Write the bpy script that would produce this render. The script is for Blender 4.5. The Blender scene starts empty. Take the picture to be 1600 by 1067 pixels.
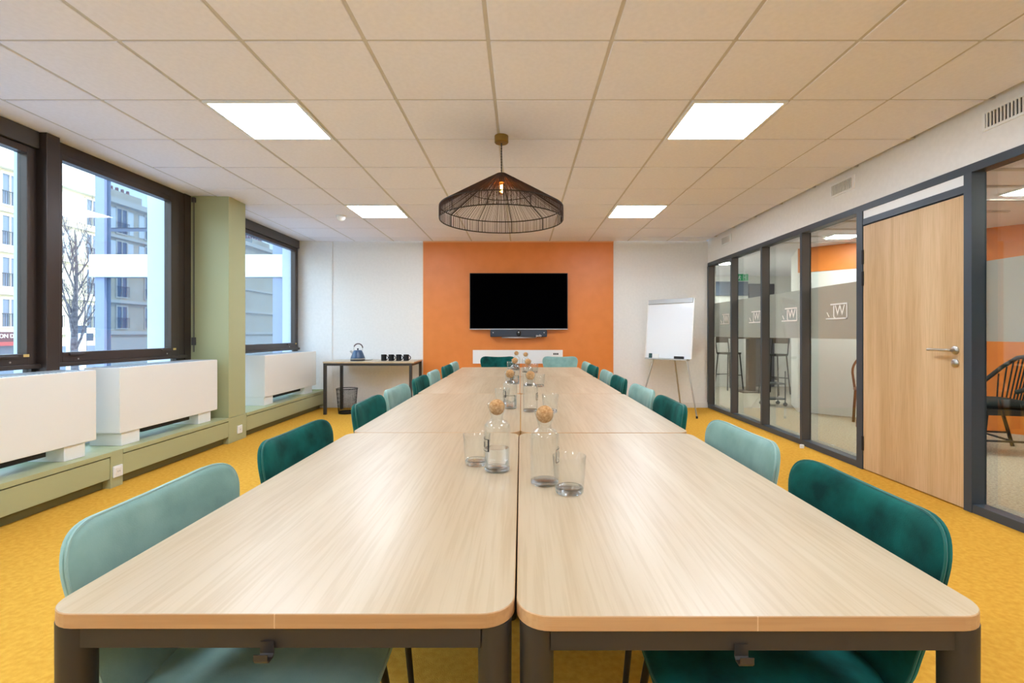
import bpy, bmesh, math, random
from mathutils import Vector, Matrix
random.seed(7)
R = math.radians
SC = bpy.context.scene
COL = SC.collection

# ------------------------------------------------------------------ camera, sky, sun, exposure
FPX, VPX, VPY = 762.0, 814.0, 521.0
CAMH, CEIL = 1.14, 2.561
cam = bpy.data.cameras.new('camera'); camo = bpy.data.objects.new('camera', cam); COL.objects.link(camo)
cam.sensor_width = 36.0; cam.sensor_fit = 'HORIZONTAL'; cam.lens = FPX / 1600 * 36
cam.shift_x = (800 - VPX) / 1600; cam.shift_y = -(533.5 - VPY) / 1600
cam.clip_start = 0.02; cam.clip_end = 400
camo.location = (0, 0, CAMH); camo.rotation_euler = (R(90), 0, 0)
SC.camera = camo
SC.view_settings.view_transform = 'Standard'; SC.view_settings.look = 'None'
SC.view_settings.gamma = 1.0; SC.view_settings.use_curve_mapping = False
SC.view_settings.exposure = 1.03

w = bpy.data.worlds.new('sky'); SC.world = w; w.use_nodes = True
nt = w.node_tree; nt.nodes.clear()
out = nt.nodes.new('ShaderNodeOutputWorld'); bg = nt.nodes.new('ShaderNodeBackground')
tc = nt.nodes.new('ShaderNodeTexCoord'); sp = nt.nodes.new('ShaderNodeSeparateXYZ'); rp = nt.nodes.new('ShaderNodeValToRGB')
nt.links.new(tc.outputs['Generated'], sp.inputs[0]); nt.links.new(sp.outputs['Z'], rp.inputs[0])
nt.links.new(rp.outputs[0], bg.inputs[0]); nt.links.new(bg.outputs[0], out.inputs[0])
rp.color_ramp.elements[0].position = 0.0; rp.color_ramp.elements[0].color = (0.78, 0.89, 1.0, 1)
rp.color_ramp.elements[1].position = 0.7; rp.color_ramp.elements[1].color = (0.42, 0.66, 1.0, 1)
bg.inputs[1].default_value = 3.4

sl = bpy.data.lights.new('sun', 'SUN'); sl.energy = 1.7; sl.angle = R(1.0); sl.color = (1.0, 0.90, 0.76)
so = bpy.data.objects.new('sun', sl); COL.objects.link(so)
so.rotation_euler = Vector((-0.75, 0.15, -0.64)).to_track_quat('-Z', 'Y').to_euler()
PANEL_L, CORR_L, BULB_L = 19.0, 75.0, 260.0

# ------------------------------------------------------------------ materials
def lin(c):
    c = [v / 255.0 for v in c]
    return tuple((v / 12.92 if v <= 0.04045 else ((v + 0.055) / 1.055) ** 2.4) for v in c) + (1,)
MATS = {}
def mat(name, rgb, rough=0.5, metal=0.0, spec=0.5, sheen=0.0, sheen_tint=None, coat=0.0):
    m = bpy.data.materials.new(name); m.use_nodes = True
    b = m.node_tree.nodes['Principled BSDF']
    b.inputs['Base Color'].default_value = lin(rgb)
    b.inputs['Roughness'].default_value = rough; b.inputs['Metallic'].default_value = metal
    b.inputs['Specular IOR Level'].default_value = spec
    b.inputs['Sheen Weight'].default_value = sheen
    if sheen_tint: b.inputs['Sheen Tint'].default_value = lin(sheen_tint)
    b.inputs['Sheen Roughness'].default_value = 0.35
    b.inputs['Coat Weight'].default_value = coat
    MATS[name] = m
    return m
def noisy(m, scale, rgb1, rgb2, stretch=(1, 1, 1), bump=0.0, detail=4.0, lo=0.35, hi=0.65, bscale=None, rand=False, bdist=0.002):
    """procedural grain: object-space noise drives colour between two tones, plus fine relief"""
    t = m.node_tree; b = t.nodes['Principled BSDF']
    c = t.nodes.new('ShaderNodeTexCoord'); mp = t.nodes.new('ShaderNodeMapping'); mp.inputs['Scale'].default_value = stretch
    t.links.new(c.outputs['Object'], mp.inputs[0])
    if rand:
        oi = t.nodes.new('ShaderNodeObjectInfo'); mu = t.nodes.new('ShaderNodeVectorMath'); mu.operation = 'SCALE'
        mu.inputs[0].default_value = (7.3, 11.1, 5.7); t.links.new(oi.outputs['Random'], mu.inputs['Scale'])
        t.links.new(mu.outputs[0], mp.inputs['Location'])
    n = t.nodes.new('ShaderNodeTexNoise'); n.inputs['Scale'].default_value = scale; n.inputs['Detail'].default_value = detail
    t.links.new(mp.outputs[0], n.inputs['Vector'])
    r = t.nodes.new('ShaderNodeValToRGB')
    r.color_ramp.elements[0].position = lo; r.color_ramp.elements[0].color = lin(rgb1)
    r.color_ramp.elements[1].position = hi; r.color_ramp.elements[1].color = lin(rgb2)
    t.links.new(n.outputs['Fac'], r.inputs[0]); t.links.new(r.outputs[0], b.inputs['Base Color'])
    if bump:
        n2 = n
        if bscale:
            n2 = t.nodes.new('ShaderNodeTexNoise'); n2.inputs['Scale'].default_value = bscale; n2.inputs['Detail'].default_value = 2
            t.links.new(mp.outputs[0], n2.inputs['Vector'])
        bp = t.nodes.new('ShaderNodeBump'); bp.inputs['Strength'].default_value = bump; bp.inputs['Distance'].default_value = bdist
        t.links.new(n2.outputs['Fac'], bp.inputs['Height']); t.links.new(bp.outputs[0], b.inputs['Normal'])
    return m
def wood(name, c1, c2, c3, axis, rough=0.4):
    """oak: broad tone bands plus fine pores, both stretched along the grain"""
    m = mat(name, c2, rough); t = m.node_tree; b = t.nodes['Principled BSDF']
    c = t.nodes.new('ShaderNodeTexCoord'); oi = t.nodes.new('ShaderNodeObjectInfo')
    mu = t.nodes.new('ShaderNodeVectorMath'); mu.operation = 'SCALE'; mu.inputs[0].default_value = (3.1, 5.3, 4.7)
    t.links.new(oi.outputs['Random'], mu.inputs['Scale'])
    def nz(s_long, s_cross, scale, det, dist):
        st = [s_cross] * 3; st[axis] = s_long
        mp = t.nodes.new('ShaderNodeMapping'); mp.inputs['Scale'].default_value = st
        t.links.new(c.outputs['Object'], mp.inputs[0]); t.links.new(mu.outputs[0], mp.inputs['Location'])
        n = t.nodes.new('ShaderNodeTexNoise'); n.inputs['Scale'].default_value = scale; n.inputs['Detail'].default_value = det
        n.inputs['Distortion'].default_value = dist
        t.links.new(mp.outputs[0], n.inputs['Vector']); return n
    a = nz(0.10, 1.6, 5.0, 4, 0.5); f = nz(0.035, 1.0, 110.0, 3, 0.1)
    r = t.nodes.new('ShaderNodeValToRGB')
    e = r.color_ramp.elements; e[0].position = 0.32; e[0].color = lin(c1); e[1].position = 0.7; e[1].color = lin(c3)
    k = e.new(0.5); k.color = lin(c2)
    t.links.new(a.outputs['Fac'], r.inputs[0])
    r2 = t.nodes.new('ShaderNodeValToRGB'); r2.color_ramp.elements[0].position = 0.38; r2.color_ramp.elements[0].color = (0.88, 0.84, 0.78, 1)
    r2.color_ramp.elements[1].position = 0.55; r2.color_ramp.elements[1].color = (1, 1, 1, 1)
    t.links.new(f.outputs['Fac'], r2.inputs[0])
    mx = t.nodes.new('ShaderNodeMix'); mx.data_type = 'RGBA'; mx.blend_type = 'MULTIPLY'; mx.inputs['Factor'].default_value = 0.75
    t.links.new(r.outputs[0], mx.inputs['A']); t.links.new(r2.outputs[0], mx.inputs['B'])
    t.links.new(mx.outputs['Result'], b.inputs['Base Color'])
    return m
def emit(name, rgb, strength):
    m = bpy.data.materials.new(name); m.use_nodes = True; t = m.node_tree; t.nodes.clear()
    o = t.nodes.new('ShaderNodeOutputMaterial'); e = t.nodes.new('ShaderNodeEmission')
    e.inputs[0].default_value = lin(rgb); e.inputs[1].default_value = strength
    t.links.new(e.outputs[0], o.inputs[0]); MATS[name] = m; return m
def pane_mat(name, tint, ior=1.5):
    """thin clear pane: straight transmission plus Fresnel mirror"""
    m = bpy.data.materials.new(name); m.use_nodes = True; t = m.node_tree; t.nodes.clear()
    o = t.nodes.new('ShaderNodeOutputMaterial'); mx = t.nodes.new('ShaderNodeMixShader')
    tr = t.nodes.new('ShaderNodeBsdfTransparent'); tr.inputs[0].default_value = lin(tint)
    g = t.nodes.new('ShaderNodeBsdfGlossy'); g.inputs['Roughness'].default_value = 0.0
    fr = t.nodes.new('ShaderNodeFresnel'); ge = t.nodes.new('ShaderNodeNewGeometry'); mr = t.nodes.new('ShaderNodeMapRange')
    mr.inputs['To Min'].default_value = ior; mr.inputs['To Max'].default_value = 1 / ior     # same mirror strength on both faces of the thin pane
    t.links.new(ge.outputs['Backfacing'], mr.inputs['Value']); t.links.new(mr.outputs[0], fr.inputs[0])
    t.links.new(fr.outputs[0], mx.inputs[0]); t.links.new(tr.outputs[0], mx.inputs[1]); t.links.new(g.outputs[0], mx.inputs[2])
    t.links.new(mx.outputs[0], o.inputs[0]); MATS[name] = m; return m
def film_mat(name, rgb, opac):
    m = bpy.data.materials.new(name); m.use_nodes = True; t = m.node_tree; t.nodes.clear()
    o = t.nodes.new('ShaderNodeOutputMaterial'); mx = t.nodes.new('ShaderNodeMixShader'); mx.inputs[0].default_value = opac
    tr = t.nodes.new('ShaderNodeBsdfTransparent'); d = t.nodes.new('ShaderNodeBsdfDiffuse'); d.inputs[0].default_value = lin(rgb)
    tl = t.nodes.new('ShaderNodeBsdfTranslucent'); tl.inputs[0].default_value = lin(rgb); m2 = t.nodes.new('ShaderNodeMixShader'); m2.inputs[0].default_value = 0.35
    t.links.new(d.outputs[0], m2.inputs[1]); t.links.new(tl.outputs[0], m2.inputs[2])
    t.links.new(tr.outputs[0], mx.inputs[1]); t.links.new(m2.outputs[0], mx.inputs[2]); t.links.new(mx.outputs[0], o.inputs[0])
    MATS[name] = m; return m
def glass_mat(name, rgb, ior):
    m = bpy.data.materials.new(name); m.use_nodes = True; t = m.node_tree; t.nodes.clear()
    o = t.nodes.new('ShaderNodeOutputMaterial'); g = t.nodes.new('ShaderNodeBsdfGlass')
    g.inputs['Color'].default_value = lin(rgb); g.inputs['IOR'].default_value = ior; g.inputs['Roughness'].default_value = 0.0
    tr = t.nodes.new('ShaderNodeBsdfTransparent'); mx = t.nodes.new('ShaderNodeMixShader'); mx.inputs[0].default_value = 0.6
    t.links.new(tr.outputs[0], mx.inputs[1]); t.links.new(g.outputs[0], mx.inputs[2]); t.links.new(mx.outputs[0], o.inputs[0]); MATS[name] = m; return m
def mirror_glass(name, base, tint, fac):
    m = bpy.data.materials.new(name); m.use_nodes = True; t = m.node_tree; t.nodes.clear()
    o = t.nodes.new('ShaderNodeOutputMaterial'); mx = t.nodes.new('ShaderNodeMixShader'); mx.inputs[0].default_value = fac
    d = t.nodes.new('ShaderNodeBsdfDiffuse'); d.inputs[0].default_value = lin(base)
    g = t.nodes.new('ShaderNodeBsdfGlossy'); g.inputs[0].default_value = lin(tint); g.inputs['Roughness'].default_value = 0.01
    t.links.new(d.outputs[0], mx.inputs[1]); t.links.new(g.outputs[0], mx.inputs[2]); t.links.new(mx.outputs[0], o.inputs[0])
    MATS[name] = m; return m

M = MATS
noisy(mat('carpet', (216, 160, 58), 0.95, spec=0.1), 40, (210, 153, 52), (222, 168, 66), bump=0.7, bscale=260, detail=8, bdist=0.004)
noisy(mat('corridor_carpet', (176, 166, 150), 0.95, spec=0.1), 60, (160, 150, 134), (192, 182, 166), bump=0.5, bscale=140)
noisy(mat('wall_white', (236, 234, 230), 0.7), 30, (234, 232, 228), (238, 236, 232))
mat('baseboard_white', (232, 230, 226), 0.45)
noisy(mat('tile_white', (243, 241, 249), 0.9, spec=0.15), 40, (241, 239, 247), (245, 243, 251), bump=0.12, bscale=240)
mat('grid_bar', (206, 200, 194), 0.6)
noisy(mat('orange_paint', (224, 130, 52), 0.42), 6, (222, 128, 50), (227, 133, 56))
mat('orange_edge', (238, 178, 128), 0.6)
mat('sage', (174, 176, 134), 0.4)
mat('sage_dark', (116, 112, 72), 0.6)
mat('radiator_white', (236, 234, 228), 0.35)
mat('slit_black', (20, 21, 24), 0.7)
noisy(mat('bronze_frame', (66, 55, 50), 0.38, metal=0.25), 3, (62, 52, 47), (72, 60, 54), stretch=(1, 1, 0.1))
mat('blind_grey', (78, 75, 74), 0.5)
mat('anthracite', (58, 68, 78), 0.4)
mat('mullion_inner', (74, 70, 66), 0.45)
pane_mat('pane', (244, 250, 250)); pane_mat('partition_pane', (232, 240, 240), 1.75)
film_mat('frost_film', (228, 222, 214), 0.76)
mat('logo_white', (240, 238, 232), 0.6)
wood('table_oak', (184, 161, 128), (192, 171, 140), (200, 182, 153), 1, 0.34)
wood('edge_oak', (186, 144, 98), (198, 156, 110), (208, 168, 122), 0, 0.45)
wood('door_oak', (196, 160, 116), (208, 174, 130), (219, 187, 146), 2, 0.45)
mat('table_black', (50, 46, 43), 0.45)
mat('edge_joint', (222, 188, 146), 0.5)
def velvet(name, a, b, tint):
    m = mat(name, a, 0.85, spec=0.2, sheen=0.55, sheen_tint=tint)
    noisy(m, 11, a, b, detail=4, lo=0.33, hi=0.66, bump=0.15, bscale=300, rand=True); return m
velvet('velvet_light', (120, 154, 146), (138, 172, 163), (205, 228, 222))
velvet('velvet_dark', (1, 50, 47), (10, 90, 83), (60, 150, 138))
mat('piping_light', (142, 174, 166), 0.8, sheen=0.4); mat('piping_dark', (14, 92, 82), 0.8, sheen=0.4)
mat('black_metal', (30, 28, 28), 0.4, metal=0.3)
mat('steel', (196, 192, 186), 0.28, metal=0.95)
mat('brass', (160, 132, 72), 0.35, metal=0.9)
mat('screen_black', (2, 2, 3), 0.9, spec=0.0)
mat('bezel', (12, 12, 13), 0.4)
mat('bar_grey', (52, 60, 72), 0.7); mat('lens_black', (6, 6, 8), 0.1)
mat('plastic_white', (238, 238, 236), 0.4)
mat('socket_black', (24, 24, 26), 0.5)
mat('board_white', (236, 240, 244), 0.12, spec=0.5); mat('silver', (190, 192, 194), 0.35, metal=0.6)
mat('kettle_blue', (62, 84, 112), 0.35); mat('kettle_handle', (104, 82, 74), 0.45)
mat('mug_black', (18, 20, 26), 0.25); mat('marker_green', (50, 84, 84), 0.5)
noisy(mat('cork', (196, 152, 104), 0.85, spec=0.2), 160, (172, 124, 76), (208, 166, 118), bump=0.4, bscale=220)
pane_mat('bottle_glass', (254, 255, 255), 1.5); glass_mat('thick_glass', (246, 251, 252), 1.45); glass_mat('water', (250, 253, 254), 1.333)
mat('print_black', (14, 14, 16), 0.6)
mat('shade_cord', (64, 47, 40), 0.8, spec=0.2); mat('shade_wire', (22, 18, 17), 0.5)
emit('panel_light', (225, 238, 255), PANEL_L); emit('corridor_light', (255, 250, 240), CORR_L)
emit('filament', (255, 150, 50), BULB_L); glass_mat('bulb_glass', (255, 236, 205), 1.2)
mat('exit_green', (10, 158, 96), 0.5); mat('sticker', (216, 184, 110), 0.5)
noisy(mat('stone_cream', (206, 190, 158), 0.9), 0.6, (198, 181, 148), (212, 198, 168))
mat('stone_trim', (212, 202, 180), 0.9); mat('slate', (120, 124, 134), 0.8); mat('chimney_pot', (150, 92, 66), 0.8)
mat('far_glass', (96, 106, 122), 0.3); mat('shutter', (226, 230, 224), 0.8); mat('shop_red', (150, 66, 64), 0.7)
mat('shop_brown', (86, 58, 62), 0.7); mat('iron', (60, 62, 68), 0.6); mat('asphalt', (150, 152, 156), 0.95)
mat('cladding_white', (206, 212, 224), 0.5); mat('lavender', (128, 136, 162), 0.5); mat('curtain_frame', (72, 84, 106), 0.4)
mirror_glass('wing_glass', (44, 54, 72), (206, 220, 240), 0.27)
noisy(mat('bark', (96, 88, 92), 0.95), 12, (84, 76, 80), (118, 110, 112))
mat('wood_brown', (112, 72, 46), 0.5); mat('cane_black', (26, 26, 26), 0.6); mat('cushion_teal', (12, 26, 27), 0.9)
mat('door_white', (226, 228, 226), 0.45); mat('door_grey', (96, 94, 104), 0.6); mat('board_blue', (92, 104, 124), 0.5)
mat('pedestal_brown', (92, 74, 58), 0.6); mat('trolley_grey', (84, 88, 88), 0.5); mat('sign_dark', (48, 56, 72), 0.6)

# ------------------------------------------------------------------ mesh helpers
def bx(bm, x0, x1, y0, y1, z0, z1, bev=0.0, seg=2):
    x0, x1 = sorted((x0, x1)); y0, y1 = sorted((y0, y1)); z0, z1 = sorted((z0, z1))
    v = [bm.verts.new(p) for p in ((x0, y0, z0), (x1, y0, z0), (x1, y1, z0), (x0, y1, z0), (x0, y0, z1), (x1, y0, z1), (x1, y1, z1), (x0, y1, z1))]
    fs = [bm.faces.new([v[i] for i in q]) for q in ((0, 3, 2, 1), (4, 5, 6, 7), (0, 1, 5, 4), (1, 2, 6, 5), (2, 3, 7, 6), (3, 0, 4, 7))]
    if bev:
        es = list({e for f in fs for e in f.edges})
        bmesh.ops.bevel(bm, geom=es, offset=bev, segments=seg, affect='EDGES', profile=0.5)
def lathe(bm, prof, seg=32, c=(0, 0, 0), closed=False):
    rings = []
    for r, z in prof:
        if r < 1e-6: rings.append([bm.verts.new((c[0], c[1], c[2] + z))])
        else: rings.append([bm.verts.new((c[0] + r * math.cos(2 * math.pi * k / seg), c[1] + r * math.sin(2 * math.pi * k / seg), c[2] + z)) for k in range(seg)])
    pairs = list(zip(rings, rings[1:])) + ([(rings[-1], rings[0])] if closed else [])
    for a, b in pairs:
        for k in range(seg):
            k2 = (k + 1) % seg
            if len(a) == 1 and len(b) == 1: continue
            if len(a) == 1: bm.faces.new((a[0], b[k2], b[k]))
            elif len(b) == 1: bm.faces.new((a[k], a[k2], b[0]))
            else: bm.faces.new((a[k], a[k2], b[k2], b[k]))
def tube(bm, pts, rad, seg=8, closed=False, cap=True):
    pts = [Vector(p) for p in pts]; n = len(pts)
    rads = rad if isinstance(rad, (list, tuple)) else [rad] * n
    rings = []; up = None
    for i, p in enumerate(pts):
        if closed: d = pts[(i + 1) % n] - pts[i - 1]
        else: d = pts[min(i + 1, n - 1)] - pts[max(i - 1, 0)]
        d.normalize()
        if up is None: up = Vector((0, 0, 1)) if abs(d.z) < 0.9 else Vector((1, 0, 0))
        a = d.cross(up)
        if a.length < 1e-4: a = d.cross(Vector((0.3, 1, 0.2)))
        a.normalize(); b = a.cross(d).normalized(); up = b
        rings.append([bm.verts.new(p + (a * math.cos(2 * math.pi * k / seg) + b * math.sin(2 * math.pi * k / seg)) * rads[i]) for k in range(seg)])
    m = n if closed else n - 1
    for i in range(m):
        q, s = rings[i], rings[(i + 1) % n]
        for k in range(seg): bm.faces.new((q[k], q[(k + 1) % seg], s[(k + 1) % seg], s[k]))
    if cap and not closed:
        bm.faces.new(rings[0][::-1]); bm.faces.new(rings[-1])
def prism(bm, pts, z0, z1):
    a = [bm.verts.new((x, y, z0)) for x, y in pts]; b = [bm.verts.new((x, y, z1)) for x, y in pts]; n = len(pts)
    bm.faces.new(a[::-1]); bm.faces.new(b)
    for i in range(n): bm.faces.new((a[i], a[(i + 1) % n], b[(i + 1) % n], b[i]))
def rrect(x0, x1, y0, y1, r, n=8):
    p = []
    for cx, cy, a0 in ((x1 - r, y1 - r, 0), (x0 + r, y1 - r, 90), (x0 + r, y0 + r, 180), (x1 - r, y0 + r, 270)):
        for k in range(n + 1):
            a = R(a0 + 90 * k / n); p.append((cx + r * math.cos(a), cy + r * math.sin(a)))
    return p
def mk(name, fn, m, parent=None, smooth=False, loc=None, rz=0.0):
    bm = bmesh.new(); fn(bm); bmesh.ops.recalc_face_normals(bm, faces=bm.faces)
    me = bpy.data.meshes.new(name); bm.to_mesh(me); bm.free()
    if smooth:
        me.polygons.foreach_set('use_smooth', [True] * len(me.polygons))
        try: me.set_sharp_from_angle(angle=R(40))
        except Exception: pass
    me.materials.append(M[m] if isinstance(m, str) else m)
    o = bpy.data.objects.new(name, me); COL.objects.link(o)
    if parent: o.parent = parent
    if loc is not None: o.location = loc
    o.rotation_euler.z = rz
    return o
def box(name, x0, x1, y0, y1, z0, z1, m, parent=None, bev=0.0):
    return mk(name, lambda b: bx(b, x0, x1, y0, y1, z0, z1, bev), m, parent)
def inst(o, parent=None, loc=None, rz=None, name=None):
    c = o.copy(); COL.objects.link(c); c.parent = parent
    if loc is not None: c.location = loc
    if rz is not None: c.rotation_euler.z = rz
    return c
def empty(name, loc=(0, 0, 0), rz=0.0):
    o = bpy.data.objects.new(name, None); COL.objects.link(o); o.location = loc; o.rotation_euler.z = rz; o.empty_display_size = 0.1
    return o
def tag(o, label, cat, group=None):
    o['label'] = label; o['category'] = cat
    if group: o['group'] = group
    return o
def struct(o, label=None):
    o['kind'] = 'structure'
    if label: o['label'] = label
    return o
def stuff(o): o['kind'] = 'stuff'; return o
def tree_copy(o, parent=None):
    c = o.copy(); COL.objects.link(c); c.parent = parent
    for ch in o.children: tree_copy(ch, c)
    return c
def text_mesh(name, body, size, m, parent=None, extrude=0.001, align='CENTER'):
    cu = bpy.data.curves.new(name, 'FONT'); cu.body = body; cu.size = size; cu.extrude = extrude; cu.align_x = align; cu.align_y = 'CENTER'
    t = bpy.data.objects.new(name + '_tmp', cu); COL.objects.link(t)
    dg = bpy.context.evaluated_depsgraph_get(); me = bpy.data.meshes.new_from_object(t.evaluated_get(dg))
    bpy.data.objects.remove(t); bpy.data.curves.remove(cu); me.name = name; me.materials.clear(); me.materials.append(M[m])
    o = bpy.data.objects.new(name, me); COL.objects.link(o); o.parent = parent
    return o

# ------------------------------------------------------------------ room dimensions
XL, XR, YB, YF = -3.42, 2.875, 7.5, -1.7     # window plane, partition plane, far wall, wall behind the camera
LEDGE = -3.0

# ------------------------------------------------------------------ floor, walls
struct(box('floor', XL - 0.1, XR + 0.04, YF, YB, -0.12, 0.0, 'carpet'), 'yellow ochre carpet of the meeting room')
wb = struct(box('wall_back', XL - 0.1, XR + 0.1, YB, YB + 0.15, 0.0, CEIL, 'wall_white'), 'white wall around the orange panel')
box('pilaster', XL, -2.9, YB - 0.012, YB, 0.0, CEIL, 'wall_white', wb)
op = box('orange_panel', -1.496, 1.417, YB - 0.02, YB, 0.0, CEIL - 0.022, 'orange_paint', wb)
box('panel_edge', -1.50, 1.421, YB - 0.019, YB, CEIL - 0.022, CEIL - 0.004, 'orange_edge', wb)
box('panel_side', -1.504, -1.496, YB - 0.019, YB, 0.0, CEIL - 0.004, 'orange_edge', wb)
struct(box('wall_front', XL - 0.1, XR + 0.1, YF - 0.15, YF, 0.0, CEIL, 'wall_white'))
struct(box('baseboard_back', -2.9, -1.504, YB - 0.016, YB - 0.0, 0.0, 0.085, 'baseboard_white', bev=0.003))
struct(box('baseboard_right', 1.417, XR, YB - 0.016, YB, 0.0, 0.085, 'baseboard_white', bev=0.003))
struct(box('wall_right', XR, XR + 0.12, YF, YB, 2.222, CEIL + 0.04, 'wall_white'), 'white bulkhead above the glazed partition')
struct(box('wall_right_near', XR, XR + 0.12, YF, -0.3, 0.0, 2.222, 'wall_white'))
# left wall: parapet below the glass, piers between the windows
wl = struct(box('wall_left', XL - 0.14, XL - 0.02, YF, YB, -0.12, 0.30, 'cladding_white'), 'parapet under the windows')
box('header', XL - 0.14, XL - 0.03, YF, YB, CEIL - 0.02, CEIL + 0.2, 'cladding_white', wl)
pil = empty('column_sage', (0, 0, 0)); struct(pil, 'sage green boxed column between the windows')
box('casing', XL - 0.06, LEDGE - 0.02, 5.04, 5.345, 0.265, CEIL - 0.001, 'sage', pil, bev=0.002)
box('foot_panel', XL - 0.06, LEDGE - 0.016, 5.03, 5.355, 0.0, 0.262, 'sage', pil, bev=0.002)
# white outside fins of the facade
for k, (y0, y1, xo) in enumerate(((0.42, 0.47, -3.7), (2.0, 2.05, -3.7), (3.46, 3.53, -3.60), (4.96, 5.40, -3.80), (7.40, 7.62, -3.62))):
    struct(box('trim_%d' % (20 + k), xo, XL - 0.061, y0, y1, -2.2, 4.5, 'cladding_white'))

# ------------------------------------------------------------------ ceiling: slab, grid bars, tiles
ce = struct(box('ceiling', XL - 0.1, XR + 0.1, YF, YB, CEIL + 0.035, CEIL + 0.2, 'grid_bar'), 'suspended ceiling of square tiles')
C0, R0, T = -0.158, 2.364, 0.5985
cols = [C0 + T * k for k in range(-5, 6)]; rows = [R0 + 0.6 * k for k in range(-7, 9)]
cols[-1] = min(cols[-1], XR)
for x in cols[:-1]: box('grid_bar', x - 0.012, x + 0.012, YF, YB, CEIL + 0.001, CEIL + 0.03, 'grid_bar', ce)
for y in rows: box('cross_bar', cols[0], XR, y - 0.010, y + 0.010, CEIL + 0.0015, CEIL + 0.028, 'grid_bar', ce)
box('edge_strip', XL - 0.02, cols[0] - 0.013, YF, YB, CEIL, CEIL + 0.03, 'tile_white', ce)
LIGHT_X = (cols[2], cols[7]); LIGHT_ROWS = [R0 + 0.6 * k for k in (-7, -3, 1, 5)]
def is_light(x, y): return any(abs(x - a) < 0.02 for a in LIGHT_X) and any(abs(y - b) < 0.02 for b in LIGHT_ROWS)
tile_cache = {}
ys = [YF] + rows + [YB]
for i in range(len(cols) - 1):
    for j in range(len(ys) - 1):
        x0, x1, y0, y1 = cols[i], cols[i + 1], ys[j], ys[j + 1]
        if y1 - y0 < 0.05 or is_light(x0, y0): continue
        key = (round(x1 - x0, 3), round(y1 - y0, 3))
        if key not in tile_cache:
            hx, hy = (x1 - x0) / 2 - 0.0095, (y1 - y0) / 2 - 0.0085
            o = mk('ceiling_tile', lambda b: bx(b, -hx, hx, -hy, hy, -0.004, 0.02, 0.003, 1), 'tile_white', ce)
            tile_cache[key] = o
        else: o = inst(tile_cache[key], ce)
        o.location = ((x0 + x1) / 2, (y0 + y1) / 2, CEIL + random.uniform(-0.0008, 0.0008))

# ------------------------------------------------------------------ ceiling lights
side_word = ('window side', 'glass partition side')
row_word = ('far behind the table', 'above the open table end', 'beside the pendant lamp', 'closest to the orange wall')
proto = None
for i, lx in enumerate(LIGHT_X):
    for j, ly in enumerate(LIGHT_ROWS):
        if proto is None:
            proto = empty('ceiling_light')
            def fr(b):
                for a in ((-.292, .292, -.292, -.272), (-.292, .292, .272, .292), (-.292, -.272, -.272, .272), (.272, .292, -.272, .272)):
                    bx(b, *a, -0.012, 0.02)
            mk('frame', fr, 'plastic_white', proto); box('diffuser', -.272, .272, -.272, .272, -0.008, 0.012, 'panel_light', proto)
            o = proto
        else: o = tree_copy(proto)
        o.location = (lx + T / 2, ly + 0.3, CEIL)
        tag(o, 'square light panel in the ceiling, %s, %s' % (side_word[i], row_word[j]), 'ceiling light', 'square ceiling light panels')

# smoke detector
sd = empty('smoke_detector', (-2.16, 5.86, CEIL - 0.004)); tag(sd, 'round white smoke detector on the ceiling', 'smoke detector')
mk('base', lambda b: lathe(b, [(0, 0), (.058, 0), (.058, -.018), (.05, -.022), (0, -.022)], 28), 'plastic_white', sd, True)
mk('sensor_head', lambda b: lathe(b, [(0, -.022), (.05, -.022), (.045, -.045), (.022, -.066), (0, -.068)], 28), 'plastic_white', sd, True)

# ------------------------------------------------------------------ windows
def window(n, y0, y1, blind, label, jl=0.05, jr=0.05, sl_=0.075, sr=0.075):
    e = empty('window_%d' % n); struct(e, label)
    xi, xo = XL, XL - 0.06
    top = CEIL - 0.002
    hb = top - 0.13 if blind else top - 0.09          # bottom of the head
    box('head', xo, xi, y0, y1, hb, top, 'bronze_frame', e)
    if blind:
        bb = box('blind_box', xi, xi + 0.03, y0 + 0.005, y1 - 0.005, hb + 0.01, top, 'blind_grey', e, bev=0.004)
    for a, b_ in ((y0, y0 + jl), (y1 - jr, y1)): box('jamb', xo, xi, a, b_, 0.30, hb, 'bronze_frame', e)
    # sash
    s0, s1, zb, zt = y0 + jl, y1 - jr, 0.925, hb
    sw = 0.075
    s = empty('sash'); s.parent = e
    for nm, a in (('stile', (s0, s0 + sl_, zb, zt)), ('stile', (s1 - sr, s1, zb, zt)), ('sash_rail', (s0 + sl_, s1 - sr, zb, zb + sw)), ('sash_rail', (s0 + sl_, s1 - sr, zt - 0.045, zt))):
        box(nm, xo + 0.012, xi + 0.022, a[0], a[1], a[2], a[3], 'bronze_frame', s, bev=0.003)
    box('pane', xi - 0.03, xi - 0.02, s0 + sl_, s1 - sr, zb + sw, zt - 0.045, 'pane', s)
    box('transom', xo, xi + 0.035, y0, y1, 0.895, 0.925, 'bronze_frame', e, bev=0.003)
    box('lower_pane', xi - 0.03, xi - 0.02, y0 + jl, y1 - jr, 0.33, 0.895, 'pane', e)
    box('bottom_rail', xo, xi, y0 + jl, y1 - jr, 0.30, 0.33, 'bronze_frame', e)
    for f in (0.12, 0.86):
        yy = s0 + (s1 - s0) * f
        box('latch', xi + 0.022, xi + 0.04, yy - 0.06, yy + 0.06, zb + 0.05, zb + 0.066, 'bronze_frame', s, bev=0.003)
        mk('screw', lambda b: lathe(b, [(0, .004), (.006, .003), (.007, 0), (0, 0)], 10), 'steel', s).matrix_local = Matrix.Translation((xi + 0.022, yy + 0.02, zb + 0.022)) @ Matrix.Rotation(R(90), 4, 'Y')
    box('sticker', xi + 0.022, xi + 0.0228, s1 - 0.075, s1 - 0.035, zb + 0.053, zb + 0.072, 'sticker', s)
    return e
window(1, -1.15, 0.4, True, None); window(2, 0.5, 1.95, True, None)
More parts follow.
